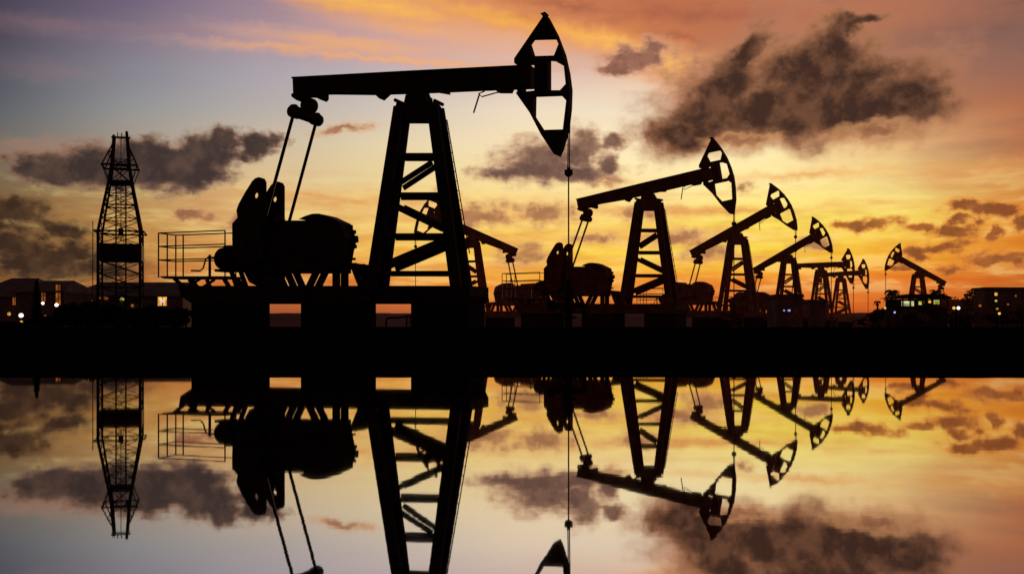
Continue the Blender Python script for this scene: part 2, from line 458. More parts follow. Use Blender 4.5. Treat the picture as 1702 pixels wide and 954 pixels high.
CRANK = [up(x, y, -CRL) for x, y in [(421,302),(426,297),(432,295),(438,297),(441,303),(441,400),(437,425),(424,440),(404,438),(392,422),(388,400),(388,372),(397,362),(395,350),(399,339),(409,321)]]
CHOLE = up(426.6, 325.3, -CRL)
ZD = up(640, 475)[1]; ZD0 = up(640, 505)[1]

# world-space fit of the other pumps to points read off the photograph
def proj(x, y, z): return (CX + F * x / y, HY - F * (z - H) / y)
KEY = [bl(up(486, 129)), bl(up(908, 21)), bl(up(930, 261))]
def predict(X0, Y0, psi, tilt):
    r = []
    for k, p in enumerate([PIV] + [rot(q, tilt) for q in KEY]):
        a, z = p
        r.append(proj(X0 + a * math.cos(psi), Y0 + a * math.sin(psi), z + GZ))
    return r
def fit(target, left=False):
    best = None; rnd = random.Random(3)
    y0 = F * (PIV[1] + GZ - H) / (HY - target[0][1])
    psi0 = math.pi + math.radians(20) if left else math.radians(-20)
    st = [at(target[0][0], y0), y0, psi0, 0.3 if not left else 0.3]
    def err(s):
        if not (0.9 * y0 < s[1] < 1.25 * y0): return 1e9
        dp = (s[2] - psi0)
        if abs(dp) > 0.7: return 1e9
        e = 0
        for k, ((px, py), t) in enumerate(zip(predict(*s), target)):
            if t is None: continue
            e += ((px - t[0]) ** 2 + (py - t[1]) ** 2) * (2.0 if k == 0 else 1.0)
        return e + 2 * dp * dp
    for tl in (-0.1, 0.1, 0.3, 0.5):
        for dps in (-0.5, -0.2, 0, 0.2, 0.5):
            s = [st[0], st[1], psi0 + dps, tl]; e = err(s); stp = [1.0, 3.0, 0.2, 0.1]
            for it in range(900):
                q = [v + rnd.gauss(0, w) for v, w in zip(s, stp)]; eq = err(q)
                if eq < e: s, e = q, eq
                elif it % 60 == 59: stp = [w * 0.7 for w in stp]
            if best is None or e < best[1]: best = (s, e)
    return best[0]

GROUP_PUMP = 'pump jacks standing along the bank'
def make_pump(X0, Y0, psi, tilt, lvl, crank_rot, label, detail=2):
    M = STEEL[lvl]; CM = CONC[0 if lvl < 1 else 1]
    R = empty('pump_jack', (X0, Y0, GZ), psi, label, 'pump jack', GROUP_PUMP)
    # concrete feet and steel skid
    for x0, x1 in ((318, 448.5), (500, 625), (683, 805)):
        pl = outline([(x0, 503), (x1, 503), (x1, 545), (x0, 545)], 0.62)
        pl[2] = (pl[1][0], -0.6); pl[3] = (pl[0][0], -0.6)
        MB().prism(pl, -0.62, 0.62).build('foundation_block', CM, R)
    MB().prism(outline([(297,475),(812,475),(812,494),(806,505.5),(318,505.5),(300,494)], 0.7), -0.7, 0.7).build('skid_base', M, R)
    # samson post
    post = MB()
    post.prism(outline([(659,170),(664,167),(671,171),(674,158),(719,158),(719,171),(729,168),(733,172),(736,190),(736,206),(654,206),(655,190)], 0.24), -0.24, 0.24)
    post = post.build('samson_post', M, R)
    for x, y in ((664, 170), (729, 171)):
        a, z = up(x, y); MB().tube([(a, -0.28, z), (a, 0.28, z)], 0.055, 8).build('bolt', M, post)
    LT, LB = 0.20, 0.38
    for sgn in (-1, 1):
        for (tx, ty, bx, by) in ((669, 180, 627, 477), (724, 180, 767, 477)):
            at_, zt_ = up(tx, ty); ab, zb = up(bx, by)
            MB().bar((at_, sgn * LT, zt_), (ab, sgn * LB, zb), 0.33, 0.14).build('leg', M, post)
        def brace(p, q, w, off=0.0):
            def pt(s):
                a, z = up(*s); k = (zt_ - z) / (zt_ - zb)
                return (a, sgn * (LT + (LB - LT) * k + off), z)
            MB().bar(pt(p), pt(q), w, 0.07).build('cross_brace', M, post)
        for y, xa, xb in ((261.5, 668, 726), (326.5, 660, 736), (394, 650, 746), (455, 641, 754)):
            brace((xa, y), (xb, y), 0.16 if y < 440 else 0.13)
        brace((664, 311), (724, 272), 0.15, -0.02)
        brace((664, 344), (744, 382), 0.19, -0.01)
        brace((648, 444), (748, 402), 0.26, -0.01)
    if detail > 0:
        lad = MB()
        for dl in (-0.13, 0.13):
            p, q = up(733, 196), up(770, 420)
            lad.tube([(p[0] + 0.04, 0.2 + dl, p[1]), (q[0] + 0.06, 0.2 + dl, q[1])], 0.018, 5)
        for k in range(14):
            t = (k + 0.5) / 14
            a = p[0] + 0.04 + (q[0] - p[0] + 0.02) * t; z = p[1] + (q[1] - p[1]) * t
            lad.tube([(a, 0.07, z), (a, 0.33, z)], 0.014, 5)
        lad.build('ladder', M, post)
    # saddle bearing under the beam
    MB().prism(outline([(677,150),(714,150),(719,172),(673,172)], 0.26), -0.26, 0.26).build('saddle_bearing', M, R)
    # walking beam, with head
    bm = MB(); bm.prism(BEAM, -BW, BW)
        # flanges a little wider than the web box
    for i, j in ((0, 1), (1, 2)):
        p, q = BEAM[i], BEAM[j]
        bm.bar((p[0], 0, p[1] - 0.02), (q[0], 0, q[1] - 0.02), 0.045, 2 * BW + 0.12)
    WB = bm.build('walking_beam', M, R); WB.location = (PIV[0], 0, PIV[1]); WB.rotation_euler = (0, -tilt, 0)
    hd = MB(); hd.prism(HEAD, -HW, HW, HOLES)
    for dz in (0, 1):
        pp = [(868, 102), (880, 102), (880, 111), (868, 111)] if dz == 0 else [(862, 147), (872, 147), (872, 157), (862, 157)]
        hd.prism(bls([up(*q) for q in pp]), -HW + 0.02, HW - 0.02)
    hd = hd.build('horse_head', M, WB)
    cap = bl(up(907, 22)); MB().tube([(cap[0], -0.12, cap[1] - 0.05), (cap[0], 0.12, cap[1] - 0.05)], 0.05, 10).build('sheave_pin', M, WB)
    tb = MB()
    tb.prism(bls([up(*q) for q in [(490,158),(541,156),(541,164),(537,168),(531,165),(527,161),(504,161),(503,168),(498,169),(490,163)]]), -0.2, 0.2)
    tb.prism(circ(TAILB[0], TAILB[1], 0.24, 18), -0.13, 0.13)
    tb.build('tail_bearing', M, WB)
    if detail > 0:
        h = MB(); p = [bl(up(*q)) for q in [(848,152),(824,153),(799,160),(793,155),(803,151)]]
        h.tube([(a, 0.1, z) for a, z in p], 0.02, 5)
        p = [bl(up(*q)) for q in [(795,155),(785,187)]]
        h.tube([(a, 0.1, z) for a, z in p], 0.025, 5)
        h.build('grease_line', M, WB)
        fl = MB(); p = [bl(up(*q)) for q in [(720,152),(744,156),(744,151),(720,147)]]
        fl.prism(p, -0.2, 0.2); fl.build('splice_plate', M, WB)
    # equalizer
    EQL, PINL = (EQL0, PINL0) if lvl == 0 else (0.30, 0.36)
    er = 1.0 if lvl == 0 else 0.8
    tbw = rot(TAILB, tilt); ea, ez = tbw[0] + EQ[0], tbw[1] + EQ[1]
    eq = MB(); eq.tube([(ea, -EQL, ez), (ea, EQL, ez)], 0.16, 12)
    for sgn in (-1, 1):
        eq.tube([(ea, sgn * (EQL - 0.17), ez), (ea, sgn * (EQL + 0.13), ez)], [0.19 * er, 0.19 * er], 14)
        eq.box((ea, sgn * (EQL + 0.02), ez + 0.13), (0.16, 0.16, 0.16))
    eq.prism([(tbw[0] - 0.13, tbw[1]), (tbw[0] + 0.13, tbw[1]), (ea + 0.15, ez), (ea - 0.1, ez)], -0.12, 0.12)
    eq.build('equalizer', M, R)
    # cranks and pitman arms
    def cr(p):
        c_, s_ = math.cos(crank_rot), math.sin(crank_rot); x, z = p[0] - SHAFT[0], p[1] - SHAFT[1]
        return (SHAFT[0] + x * c_ - z * s_, SHAFT[1] + x * s_ + z * c_)
    pin = cr(PIN) if crank_rot == 0 else cr((SHAFT[0] + 0.1, SHAFT[1] + 1.25))
    for sgn in (-1, 1):
        k = MB(); k.prism([cr(p) for p in CRANK], sgn * CRL - 0.07, sgn * CRL + 0.07, [[cr(p) for p in circ(CHOLE[0], CHOLE[1], 0.1, 14)]])
        k = k.build('crank', M, R)
        w = MB(); w.prism([cr(p) for p in circ(up(421, 388)[0], up(421, 388)[1], 0.24, 20, 0.55)], sgn * (CRL + 0.07), sgn * (CRL + 0.12)); w.build('counterweight', M, k)
        w = MB(); w.tube([(pin[0], sgn * (CRL - 0.02), pin[1]), (pin[0], sgn * (PINL + 0.09), pin[1])], 0.09, 12); w.build('crank_pin', M, k)
        pm = MB(); pm.tube([(ea, sgn * (EQL + 0.02), ez), (pin[0], sgn * PINL, pin[1])], 0.052, 8)
        pm.tube([(pin[0], sgn * (PINL - 0.05), pin[1]), (pin[0], sgn * (PINL + 0.05), pin[1])], 0.15, 14)
        pm.build('pitman_arm', M, R)
    # gearbox
    g = MB()
    g.prism(outline([(440,375),(452,368),(474,366.5),(508,366.5),(516,364),(527,359),(538,355.5),(548,355),(560,358),(583,369),(589,382),(592,400),(588,420),(585,437),(583,455),(440,455)], 0.34), -0.34, 0.34)
    g = g.build('gearbox', M, R)
    rn = random.Random(5)
    for x, y, r in ((586,378,.07),(591,386,.06),(594,397,.09),(596,401,.06),(592,410,.07),(589,418,.05),(588,424,.05),(592,431,.04),(587,440,.06)):
        a, z = up(x, y, 0.3); MB().tube([(a - 0.12, rn.uniform(-.3, .3), z), (a + 0.02, rn.uniform(.1, .3), z)], r, 7).build('bolt', M, g)
    s = MB()
    s.tube([(SHAFT[0], -CRL - 0.1, SHAFT[1]), (SHAFT[0], CRL + 0.1, SHAFT[1])], 0.16, 12)
    s.build('crank_shaft', M, g)
    sb = MB(); sb.prism(outline([(386,372),(399,362),(430,358),(474,360),(474,452),(395,452),(386,436)], 0.3), -0.3, 0.3)
    sb.build('reducer_housing', M, R)
    # motor and belt guard
    mo = MB(); mp = up(382, 431)
    mo.tube([(mp[0], -0.36, mp[1]), (mp[0], 0.36, mp[1])], 0.34, 18)
    for k in range(12):
        an = k * math.pi / 6
        mo.box((mp[0] + 0.33 * math.cos(an), 0, mp[1] + 0.33 * math.sin(an)), (0.07, 0.6, 0.05))
    mo.box((mp[0] + 0.02, 0.0, mp[1] + 0.36), (0.26, 0.3, 0.14)); mo.box((mp[0] - 0.1, 0, mp[1] - 0.36), (0.5, 0.62, 0.08))
    mo.build('motor', M, R)
    bg_ = MB(); bp = up(372, 440)
    bg_.prism([up(*q) for q in [(364,412),(388,404),(425,420),(425,452),(372,452),(362,436)]], 0.3, 0.4)
    bg_.build('belt_guard', M, R)
    # stand below the gearbox
    for sgn in (-1, 1):
        l = sgn * 0.25
        for p, q, w in (((484,451),(496,478),.2),((534,451),(521,478),.2),((470,451),(482,478),.16),((566,450),(566,478),.22),((594,440),(609,478),.2),((392,450),(402,478),.12)):
            pa, pz = up(*p); qa, qz = up(*q)
            MB().bar((pa, l, pz), (qa, l, qz), w, 0.1).build('stand_leg', M, R)
    MB().prism(outline([(388,449),(584,449),(584,453.5),(388,453.5)], 0.42), -0.42, 0.42).build('stand_plate', M, R)
    pc = MB(); pc.prism(outline([(405,452),(474,452),(474,478),(430,478),(414,470)], 0.2), -0.2, 0.2); pc.build('stand_web', M, R)
    tie = MB(); p, q = up(583, 442), up(614, 446); tie.bar((p[0], 0, p[1]), (q[0], 0, q[1]), 0.2, 0.6); tie.build('tie_beam', M, R)
    # service platform with railings
    PW = 0.42
    fl = MB(); fl.prism(outline([(263,459),(405,459),(405,465),(272,465)], PW), -PW, PW); fl = fl.build('service_platform', M, R)
    rl = lambda: None
    def rail_run(lside, xs_end, y):
        a0 = up(263.5, y, -PW)[0]; a1 = up(xs_end, y, lside)[0]
        z = up(300, y, 0)[1]
        MB().tube([(a0, lside, z), (a1, lside, z)], 0.02, 6).build('rail', M, fl)
        return z
    a0 = up(263.5, 400, -PW)[0]
    for y in (388.5, 410.5, 433):
        for ls, xe in ((-PW, 374), (PW, 402)):
            z = rail_run(ls, xe, y)
        MB().tube([(a0, -PW, z), (a0, PW, z)], 0.02, 6).build('rail', M, fl)
    zt2 = up(300, 388.5, 0)[1]; zf = up(300, 462, 0)[1]
    am = up(304.5, 420, PW)[0]
    for a, l in ((a0, -PW), (a0, 0), (a0, PW), (am, PW), (up(374, 420, -PW)[0], -PW), (up(392, 420, PW)[0], PW)):
        MB().tube([(a, l, zf), (a, l, zt2)], 0.024, 6).build('railing_post', M, fl)
    for sgn in (-1, 1):
        for p, q, w in (((302,464),(318,477),.1),((332,464),(338,477),.1),((345,464),(325,477),.07),((384,464),(392,477),.12)):
            pa, pz = up(*p); qa, qz = up(*q)
            MB().bar((pa, sgn * 0.36, pz), (qa, sgn * 0.36, qz), w, 0.08).build('support_strut', M, fl)
    if detail > 0:
        br = MB(); br.tube([(a, -0.1, z) for a, z in [up(*q) for q in ((321,450),(336,450.5),(341,446),(345,432),(349,428),(353,429))]], 0.028, 6)
        br.build('brake_lever', M, R)
        br = MB(); p = up(352, 424); q = up(352, 462); br.tube([(p[0], -0.1, p[1]), (q[0], -0.1, q[1])], 0.045, 7)
        p = up(352, 428); q = up(366, 428); br.tube([(p[0], -0.1, p[1]), (q[0], -0.1, q[1])], 0.02, 6)
        br.build('lever_post', M, R)
    # bridle, carrier bar and polished rod, hanging plumb under the head
    rim = [rot(p, tilt) for p in RIMR]
    amax = max(p[0] for p in rim) - 0.02
    zr = min((p[1] for p in rim if p[0] > amax - 0.03), default=PIV[1])
    zc = up(945, 287)[1] + (rot(KEY[2], tilt)[1] - rot(KEY[2], TILT1)[1])
    zc = max(zc, 1.9)
    zw = 1.35
    rr = 0.017 + 0.004 * (Y0 / 30 - 1)
    for sgn in (-1, 1):
        MB().tube([(amax - 0.03, sgn * 0.07, max(rim[-1][1], zr)), (amax - 0.05, sgn * 0.07, zc)], rr, 6).build('bridle_cable', CABLE, R)
    cb = MB(); cb.tube([(amax - 0.05, 0, zc + 0.14), (amax - 0.05, 0, zc + 0.07), (amax - 0.05, 0, zc + 0.07), (amax - 0.05, 0, zc - 0.05), (amax - 0.05, 0, zc - 0.12)], [0.05, 0.05, 0.12, 0.12, 0.05], 10)
    cb.tube([(amax - 0.05, -0.12, zc), (amax - 0.05, 0.12, zc)], 0.05, 8); cb.build('carrier_bar', M, R)
    MB().tube([(amax - 0.05, 0, zc), (amax - 0.05, 0, zw - 0.1)], rr * 1.25, 6).build('polished_rod', CABLE, R)
    w = Vector((X0 + (amax - 0.05) * math.cos(psi), Y0 + (amax - 0.05) * math.sin(psi), GZ))
    return R, w, zw

def make_wellhead(w, zw, lvl, label, psi):
    M = STEEL[lvl]
    E = empty('wellhead', w, psi, label, 'wellhead', 'wellheads under the pump jack heads')
    b = MB(); b.tube([(0, 0, -0.1), (0, 0, zw - 0.35)], 0.11, 12); b.build('casing_pipe', M, E)
    for z in (0.25, 0.45, 0.8):
        MB().tube([(0, 0, z), (0, 0, z + 0.07)], 0.22, 14).build('flange', M, E)
    t = MB(); t.tube([(-0.45, 0, 0.62), (0.45, 0, 0.62)], 0.08, 10); t.tube([(0.45, 0, 0.66), (0.45, 0, 0.0)], 0.07, 10); t.build('flow_tee', M, E)
    MB().tube([(0, 0, zw - 0.4), (0, 0, zw - 0.3), (0, 0, zw - 0.1), (0, 0, zw)], [0.14, 0.16, 0.1, 0.07], 12).build('stuffing_box', M, E)
    v = MB(); v.tube([(-0.45, -0.1, 0.62), (-0.45, 0.1, 0.62)], 0.15, 14); v.build('valve_wheel', M, E)
    return E

# ------------------------------------------------------------------ setting: ground, water, far land
def sheet(name, xs, ys, zf, mat, label_kind='structure'):
    vs = [(x, y, zf(x, y)) for y in ys for x in xs]; n = len(xs)
    fs = [(j * n + i, j * n + i + 1, (j + 1) * n + i + 1, (j + 1) * n + i) for j in range(len(ys) - 1) for i in range(n - 1)]
    me = bpy.data.meshes.new(name); me.from_pydata(vs, [], fs); me.materials.append(mat)
    for p in me.polygons: p.use_smooth = True
    o = bpy.data.objects.new(name, me); col.objects.link(o); o['kind'] = label_kind
    return o
from mathutils import noise as mno
def gz(x, y):
    if y < 27:
        z = 0.57 * (y - 11.95) / 15.05
    else:
        z = 0.57
    a = min(1.0, max(0.0, (30 - y) / 12))
    n = mno.noise(Vector((x * 0.5, y * 0.8, 0))) * 0.010 + mno.noise(Vector((x * 2.3, y * 3.1, 4))) * 0.004
    if y > 200: return z - 0.02
    return z + n * (a + 0.15) - 0.004
ys = [10.5, 11.2] + [11.6 + 0.1 * i for i in range(16)] + [13.5 + 0.5 * i for i in range(30)] + [30, 34, 40, 60, 90, 140, 250, 500, 1000, 2500, 6000]
xs = [-5000, -2000, -800, -300, -120, -60, -35, -25] + [-18 + 0.15 * i for i in range(241)] + [20, 25, 35, 60, 120, 300, 800, 2000, 5000]
sheet('ground', xs, ys, gz, SOIL)

WAT = bpy.data.materials.new('still water'); WAT.use_nodes = True
nt = WAT.node_tree; nt.nodes.clear()
wo_ = nt.nodes.new('ShaderNodeOutputMaterial'); gl = nt.nodes.new('ShaderNodeBsdfGlossy')
gl.inputs['Color'].default_value = (0.83, 0.80, 0.79, 1); gl.inputs['Roughness'].default_value = 0.018
tcw = nt.nodes.new('ShaderNodeTexCoord'); mp_ = nt.nodes.new('ShaderNodeMapping'); mp_.inputs['Scale'].default_value = (1.2, 2.4, 1)
n1 = nt.nodes.new('ShaderNodeTexNoise'); n1.inputs['Scale'].default_value = 2.2; n1.inputs['Detail'].default_value = 3
nt.links.new(tcw.outputs['Object'], mp_.inputs[0]); nt.links.new(mp_.outputs[0], n1.inputs['Vector'])
b1 = nt.nodes.new('ShaderNodeBump'); b1.inputs['Strength'].default_value = 0.0022; b1.inputs['Distance'].default_value = 0.05
nt.links.new(n1.outputs['Fac'], b1.inputs['Height']); nt.links.new(b1.outputs[0], gl.inputs['Normal'])
df = nt.nodes.new('ShaderNodeBsdfDiffuse'); df.inputs['Color'].default_value = (0.01, 0.01, 0.012, 1)
mx = nt.nodes.new('ShaderNodeMixShader'); mx.inputs[0].default_value = 0.97
nt.links.new(df.outputs[0], mx.inputs[1]); nt.links.new(gl.outputs[0], mx.inputs[2]); nt.links.new(mx.outputs[0], wo_.inputs[0])
sheet('water', [-5000, -100, 0, 100, 5000], [-200, -20, 0, 6, 11.2, 12.6], lambda x, y: 0.0, WAT)

def ridge():
    rn = random.Random(9); D = 900.0
    vs = []; fs = []; n = 0
    x = -1400.0
    cols_ = []
    while x < 1400:
        h = 12.6 + 0.8 * mno.noise(Vector((x * 0.01, 0, 0))) + 0.7 * mno.noise(Vector((x * 0.07, 3, 0)))
        cols_.append((x, h)); x += 5
    rows = [(0, -1.0), (6, 0.75), (20, 0.95), (45, 1.0), (120, 0.9), (400, 0.2)]
    for dy, k in rows:
        for x, h in cols_:
            vs.append((x, D + dy + 12 * mno.noise(Vector((x * 0.02, dy * 0.05, 1))), 0.5 + (h * k if k > 0 else -1.0)))
    m = len(cols_)
    fs = [(j * m + i, j * m + i + 1, (j + 1) * m + i + 1, (j + 1) * m + i) for j in range(len(rows) - 1) for i in range(m - 1)]
    me = bpy.data.meshes.new('hills'); me.from_pydata(vs, [], fs); me.materials.append(HILL)
    o = bpy.data.objects.new('hills', me); col.objects.link(o); o['kind'] = 'structure'
ridge()

# ------------------------------------------------------------------ pump jacks
PUMPS = [
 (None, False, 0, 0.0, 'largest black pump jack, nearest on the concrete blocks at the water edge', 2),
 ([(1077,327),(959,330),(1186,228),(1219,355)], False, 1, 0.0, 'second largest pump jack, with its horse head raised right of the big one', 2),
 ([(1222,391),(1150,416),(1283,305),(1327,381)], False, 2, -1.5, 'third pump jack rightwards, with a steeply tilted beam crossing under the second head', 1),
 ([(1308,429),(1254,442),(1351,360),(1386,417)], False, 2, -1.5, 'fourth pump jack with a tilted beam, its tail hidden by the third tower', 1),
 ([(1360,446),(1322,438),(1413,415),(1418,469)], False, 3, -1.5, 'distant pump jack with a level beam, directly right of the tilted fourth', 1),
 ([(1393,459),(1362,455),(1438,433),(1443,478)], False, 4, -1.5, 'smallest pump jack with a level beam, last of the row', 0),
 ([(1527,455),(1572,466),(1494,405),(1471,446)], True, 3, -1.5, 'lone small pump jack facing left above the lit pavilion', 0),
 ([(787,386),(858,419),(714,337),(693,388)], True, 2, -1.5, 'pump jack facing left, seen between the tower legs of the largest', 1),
]
WL = ['wellhead below the head of the largest pump jack', 'wellhead below the head of the second largest pump jack',
      'wellhead below the head of the third pump jack', 'wellhead below the head of the fourth pump jack',
      'wellhead below the level beam head beside the fourth tower', 'wellhead below the head of the smallest level pump jack',
      'wellhead below the left facing pump jack by the pavilion', 'wellhead below the head seen through the largest tower']
PP = []
for i, (tg, left, lvl, crk, lab, det) in enumerate(PUMPS):
    if tg is None: s = (O1[0], O1[1], PSI1, TILT1)
    else: s = fit(tg, left)
    pr = predict(*s)
    print('PUMP', i, [round(v, 3) for v in s], [(round(a), round(b)) for a, b in pr], tg)
    PP.append(s)
    R_, w, zw = make_pump(*s, lvl, crk, lab, det)
    make_wellhead(w, zw, lvl, WL[i], s[2])

# ------------------------------------------------------------------ drilling derrick
def derrick():
    D = 70.0; K = D / F; M = STEEL[0]
    cxp = 201.0
    E = empty('drilling_derrick', (at(cxp, D), D, GZ), math.radians(16), 'tall lattice drilling derrick with a dark boxed floor, left of the pump jacks', 'derrick')
    Z = lambda py: zt(py, D) - GZ
    def half(py):      # half side of the square plan, metres
        tab = [(222, 11.5), (278, 16), (306, 21), (343, 29), (387, 38), (560, 38)]
        for (y0, w0), (y1, w1) in zip(tab, tab[1:]):
            if y0 <= py <= y1:
                w = (w0 + (w1 - w0) * (py - y0) / (y1 - y0)) * 1.05; break
        return w * K / (math.cos(math.radians(16)) + math.sin(math.radians(16)))
    def cor(k, py, s=1.0):
        h = half(py) * s; sx_, sy_ = [(-1, -1), (1, -1), (1, 1), (-1, 1)][k % 4]
        return (sx_ * h, sy_ * h, Z(py))
    for k in range(4):
        top = 220 if k == 1 else 227
        ys_ = [545, 387, 343, 306, 278, max(222, top)]
        MB().tube([cor(k, y) for y in ys_] + ([(cor(k, 222)[0], cor(k, 222)[1], Z(top))] if top < 222 else []), 0.095 if k < 2 else 0.07, 6).build('mast_leg', M, E)
    levels = [267, 278, 306, 324, 343, 365, 387, 408]
    low = [434, 456, 478, 500, 522, 540]
    for lv in (levels, low):
        lt = MB()
        for j, y in enumerate(lv):
            for k in range(4):
                if y not in (292, 398) : lt.tube([cor(k, y), cor(k + 1, y)], 0.045 if y in (306, 343, 387, 278) else 0.028, 4)
        for y0, y1 in zip(lv, lv[1:]):
            if y0 < 267: continue
            for k in range(4):
                lt.tube([cor(k, y0), cor(k + 1, y1)], 0.028, 4); lt.tube([cor(k, y1), cor(k + 1, y0)], 0.028, 4)
        lt.build('lattice_bracing', M, E)
    # inner tower
    it = MB(); w = 11 * K
    def ic(k, y, s=1.0):
        a, b = [(-1, -1), (1, -1), (1, 1), (-1, 1)][k % 4]; return (a * w * s * 0.7, b * w * s * 0.7, Z(y))
    lv = [306, 326, 346, 366, 387, 408, 434, 452, 470, 488, 506, 524, 540]
    for k in range(4):
        it.tube([ic(k, 306), ic(k, 540)], 0.026, 5)
        for y0, y1 in zip(lv, lv[1:]):
            it.tube([ic(k, y0), ic(k + 1, y1)], 0.018, 4)
    it.build('inner_mast', M, E)
    MB().box((0, 0, Z(421)), (half(420) * 2.12, half(420) * 2.12, Z(408) - Z(434))).build('drill_floor', STEEL[0], E)
    # monkey board with stays up to the crown
    mb = MB(); hw = 32.5 * K / 1.2
    for a, b in ((-1, -1), (1, -1), (1, 1), (-1, 1)):
        pass
    q = [(-hw, -hw, Z(278)), (hw, -hw, Z(278)), (hw, hw, Z(278)), (-hw, hw, Z(278))]
    for k in range(4):
        mb.bar(q[k], q[(k + 1) % 4], 0.12, 0.12, (0, 0, 1))
    for k in range(4):
        mb.tube([q[k], cor(k, 240)], 0.05, 5); mb.tube([q[k], cor(k, 306)], 0.035, 5)
        mid = tuple((u_ + v_) / 2 for u_, v_ in zip(q[k], cor(k, 240)))
        mb.tube([mid, cor(k, 267)], 0.03, 4); mb.tube([mid, cor(k, 252)], 0.03, 4)
    mb.build('monkey_board', M, E)
    cb = MB(); h = half(228)
    cb.box((0, 0, Z(304)), (half(306) * 1.7, half(306) * 1.7, 0.22)); cb.build('racking_deck', M, E)
    cr_ = MB(); cr_.box((0, 0, Z(229)), (h * 2.9, h * 0.6, 0.10))
    for dx in (-0.5, 0.1): cr_.tube([(dx * h, 0, Z(229)), (dx * h, 0, Z(221))], 0.03, 4)
    cr_.build('crown_block', M, E)
    tr = MB(); tr.box((0, 0, Z(386)), (0.3, 0.3, 0.5)); tr.tube([(0, 0, Z(230)), (0, 0, Z(384))], 0.025, 5); tr.build('travelling_block', M, E)
    ct = MB(); hh = half(387) * 1.18
    for k in range(4):
        a, b = [(-1, -1), (1, -1), (1, 1), (-1, 1)][k]; a2, b2 = [(-1, -1), (1, -1), (1, 1), (-1, 1)][(k + 1) % 4]
        ct.bar((a * hh, b * hh, Z(387)), (a2 * hh, b2 * hh, Z(387)), 0.09, 0.09, (0, 0, 1))
    ct.tube([(-hh - 0.05, -hh, Z(540)), (-hh - 0.05, -hh, Z(372))], 0.03, 5)
    ct.build('catwalk', M, E)
derrick()

# ------------------------------------------------------------------ plants
def leaf_cloud(mb, c, r, n, size, rn, clumps=9):
    cl = []
    for _ in range(clumps):
        while True:
            p = Vector((rn.uniform(-1, 1), rn.uniform(-1, 1), rn.uniform(-1, 1)))
            if p.length < 0.85: break
        cl.append((Vector((c[0] + p.x * r[0] * .8, c[1] + p.y * r[1] * .8, c[2] + p.z * r[2] * .8)), rn.uniform(.3, .55)))
    for k in range(n):
        cc, s = cl[k % clumps]
        d = Vector((rn.gauss(0, 1), rn.gauss(0, 1), rn.gauss(0, 1))); d.normalize(); q = s * rn.uniform(.3, 1.05)
        p = cc + Vector((d.x * r[0] * q, d.y * r[1] * q, d.z * r[2] * q))
        u_ = Vector((rn.gauss(0, 1), rn.gauss(0, 1), rn.gauss(0, 1))).normalized(); w_ = u_.orthogonal().normalized()
        L_ = size * rn.uniform(.6, 1.4)
        mb.add([p - u_ * L_, p + w_ * L_ * .5, p + u_ * L_, p - w_ * L_ * .5], [(0, 1, 2, 3)])

def shrub(px, D, top, wpx, label, seed, mat=LEAF, group='shrubs along the left bank'):
    rn = random.Random(seed); x = at(px, D); h = zt(top, D) - GZ; w = wpx / F * D / 2
    E = empty('shrub', (x, D, GZ), 0, label, 'shrub', group)
    m = MB(); leaf_cloud(m, (0, 0, h * .52), (w, w * .8, h * .52), 2600, 0.075, rn, 14)
    m.build('foliage', mat, E, fix=False)
    s = MB()
    for k in range(4):
        a = rn.uniform(0, 6.28); s.tube([(0, 0, -0.1), (math.cos(a) * w * .3, math.sin(a) * w * .3, h * .5), (math.cos(a) * w * .5, math.sin(a) * w * .5, h * .8)], [.05, .03, .012], 5)
    s.build('stem', BARK, E)

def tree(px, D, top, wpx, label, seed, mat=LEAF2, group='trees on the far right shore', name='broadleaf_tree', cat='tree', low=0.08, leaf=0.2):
    rn = random.Random(seed); x = at(px, D); h = zt(top, D) - GZ; w = wpx / F * D / 2
    E = empty(name, (x, D, GZ), 0, label, cat, group)
    m = MB(); leaf_cloud(m, (0, 0, h * (0.5 + low / 2)), (w, w, h * (0.5 - low / 2)), 2600, leaf, rn, 14)
    m.build('crown', mat, E, fix=False)
    t = MB(); t.tube([(0, 0, -.2), (0.1, 0, h * .4), (0, 0, h * .75)], [h * .035, h * .025, h * .01], 7)
    for k in range(5):
        a = k * 1.3 + rn.random(); z0 = h * rn.uniform(.3, .5)
        t.tube([(0.05, 0, z0), (math.cos(a) * w * .6, math.sin(a) * w * .6, z0 + h * .25)], [h * .014, h * .005], 5)
    t.build('trunk', BARK, E)

def conifer(px, D, top, wpx, label, seed):
    rn = random.Random(seed); x = at(px, D); h = zt(top, D) - GZ; w = wpx / F * D / 2
    E = empty('conifer_tree', (x, D, GZ), 0, label, 'tree')
    m = MB()
    for k in range(2600):
        t = rn.random() ** .8; r = w * (1 - t) ** .8 * rn.uniform(.3, 1.05) * (0.8 + .2 * math.sin(t * 40)); a = rn.uniform(0, 6.28)
        p = Vector((r * math.cos(a), r * math.sin(a), h * (.04 + .96 * t)))
        d = Vector((math.cos(a), math.sin(a), -.3)).normalized(); s_ = d.cross(Vector((0, 0, 1))).normalized(); L_ = .09 * rn.uniform(.5, 1.3)
        m.add([p - d * L_, p + s_ * L_ * .4, p + d * L_, p - s_ * L_ * .4], [(0, 1, 2, 3)])
    m.build('crown', LEAF, E, fix=False)
    MB().tube([(0, 0, -.2), (0, 0, h)], [.09, .015], 7).build('trunk', BARK, E)

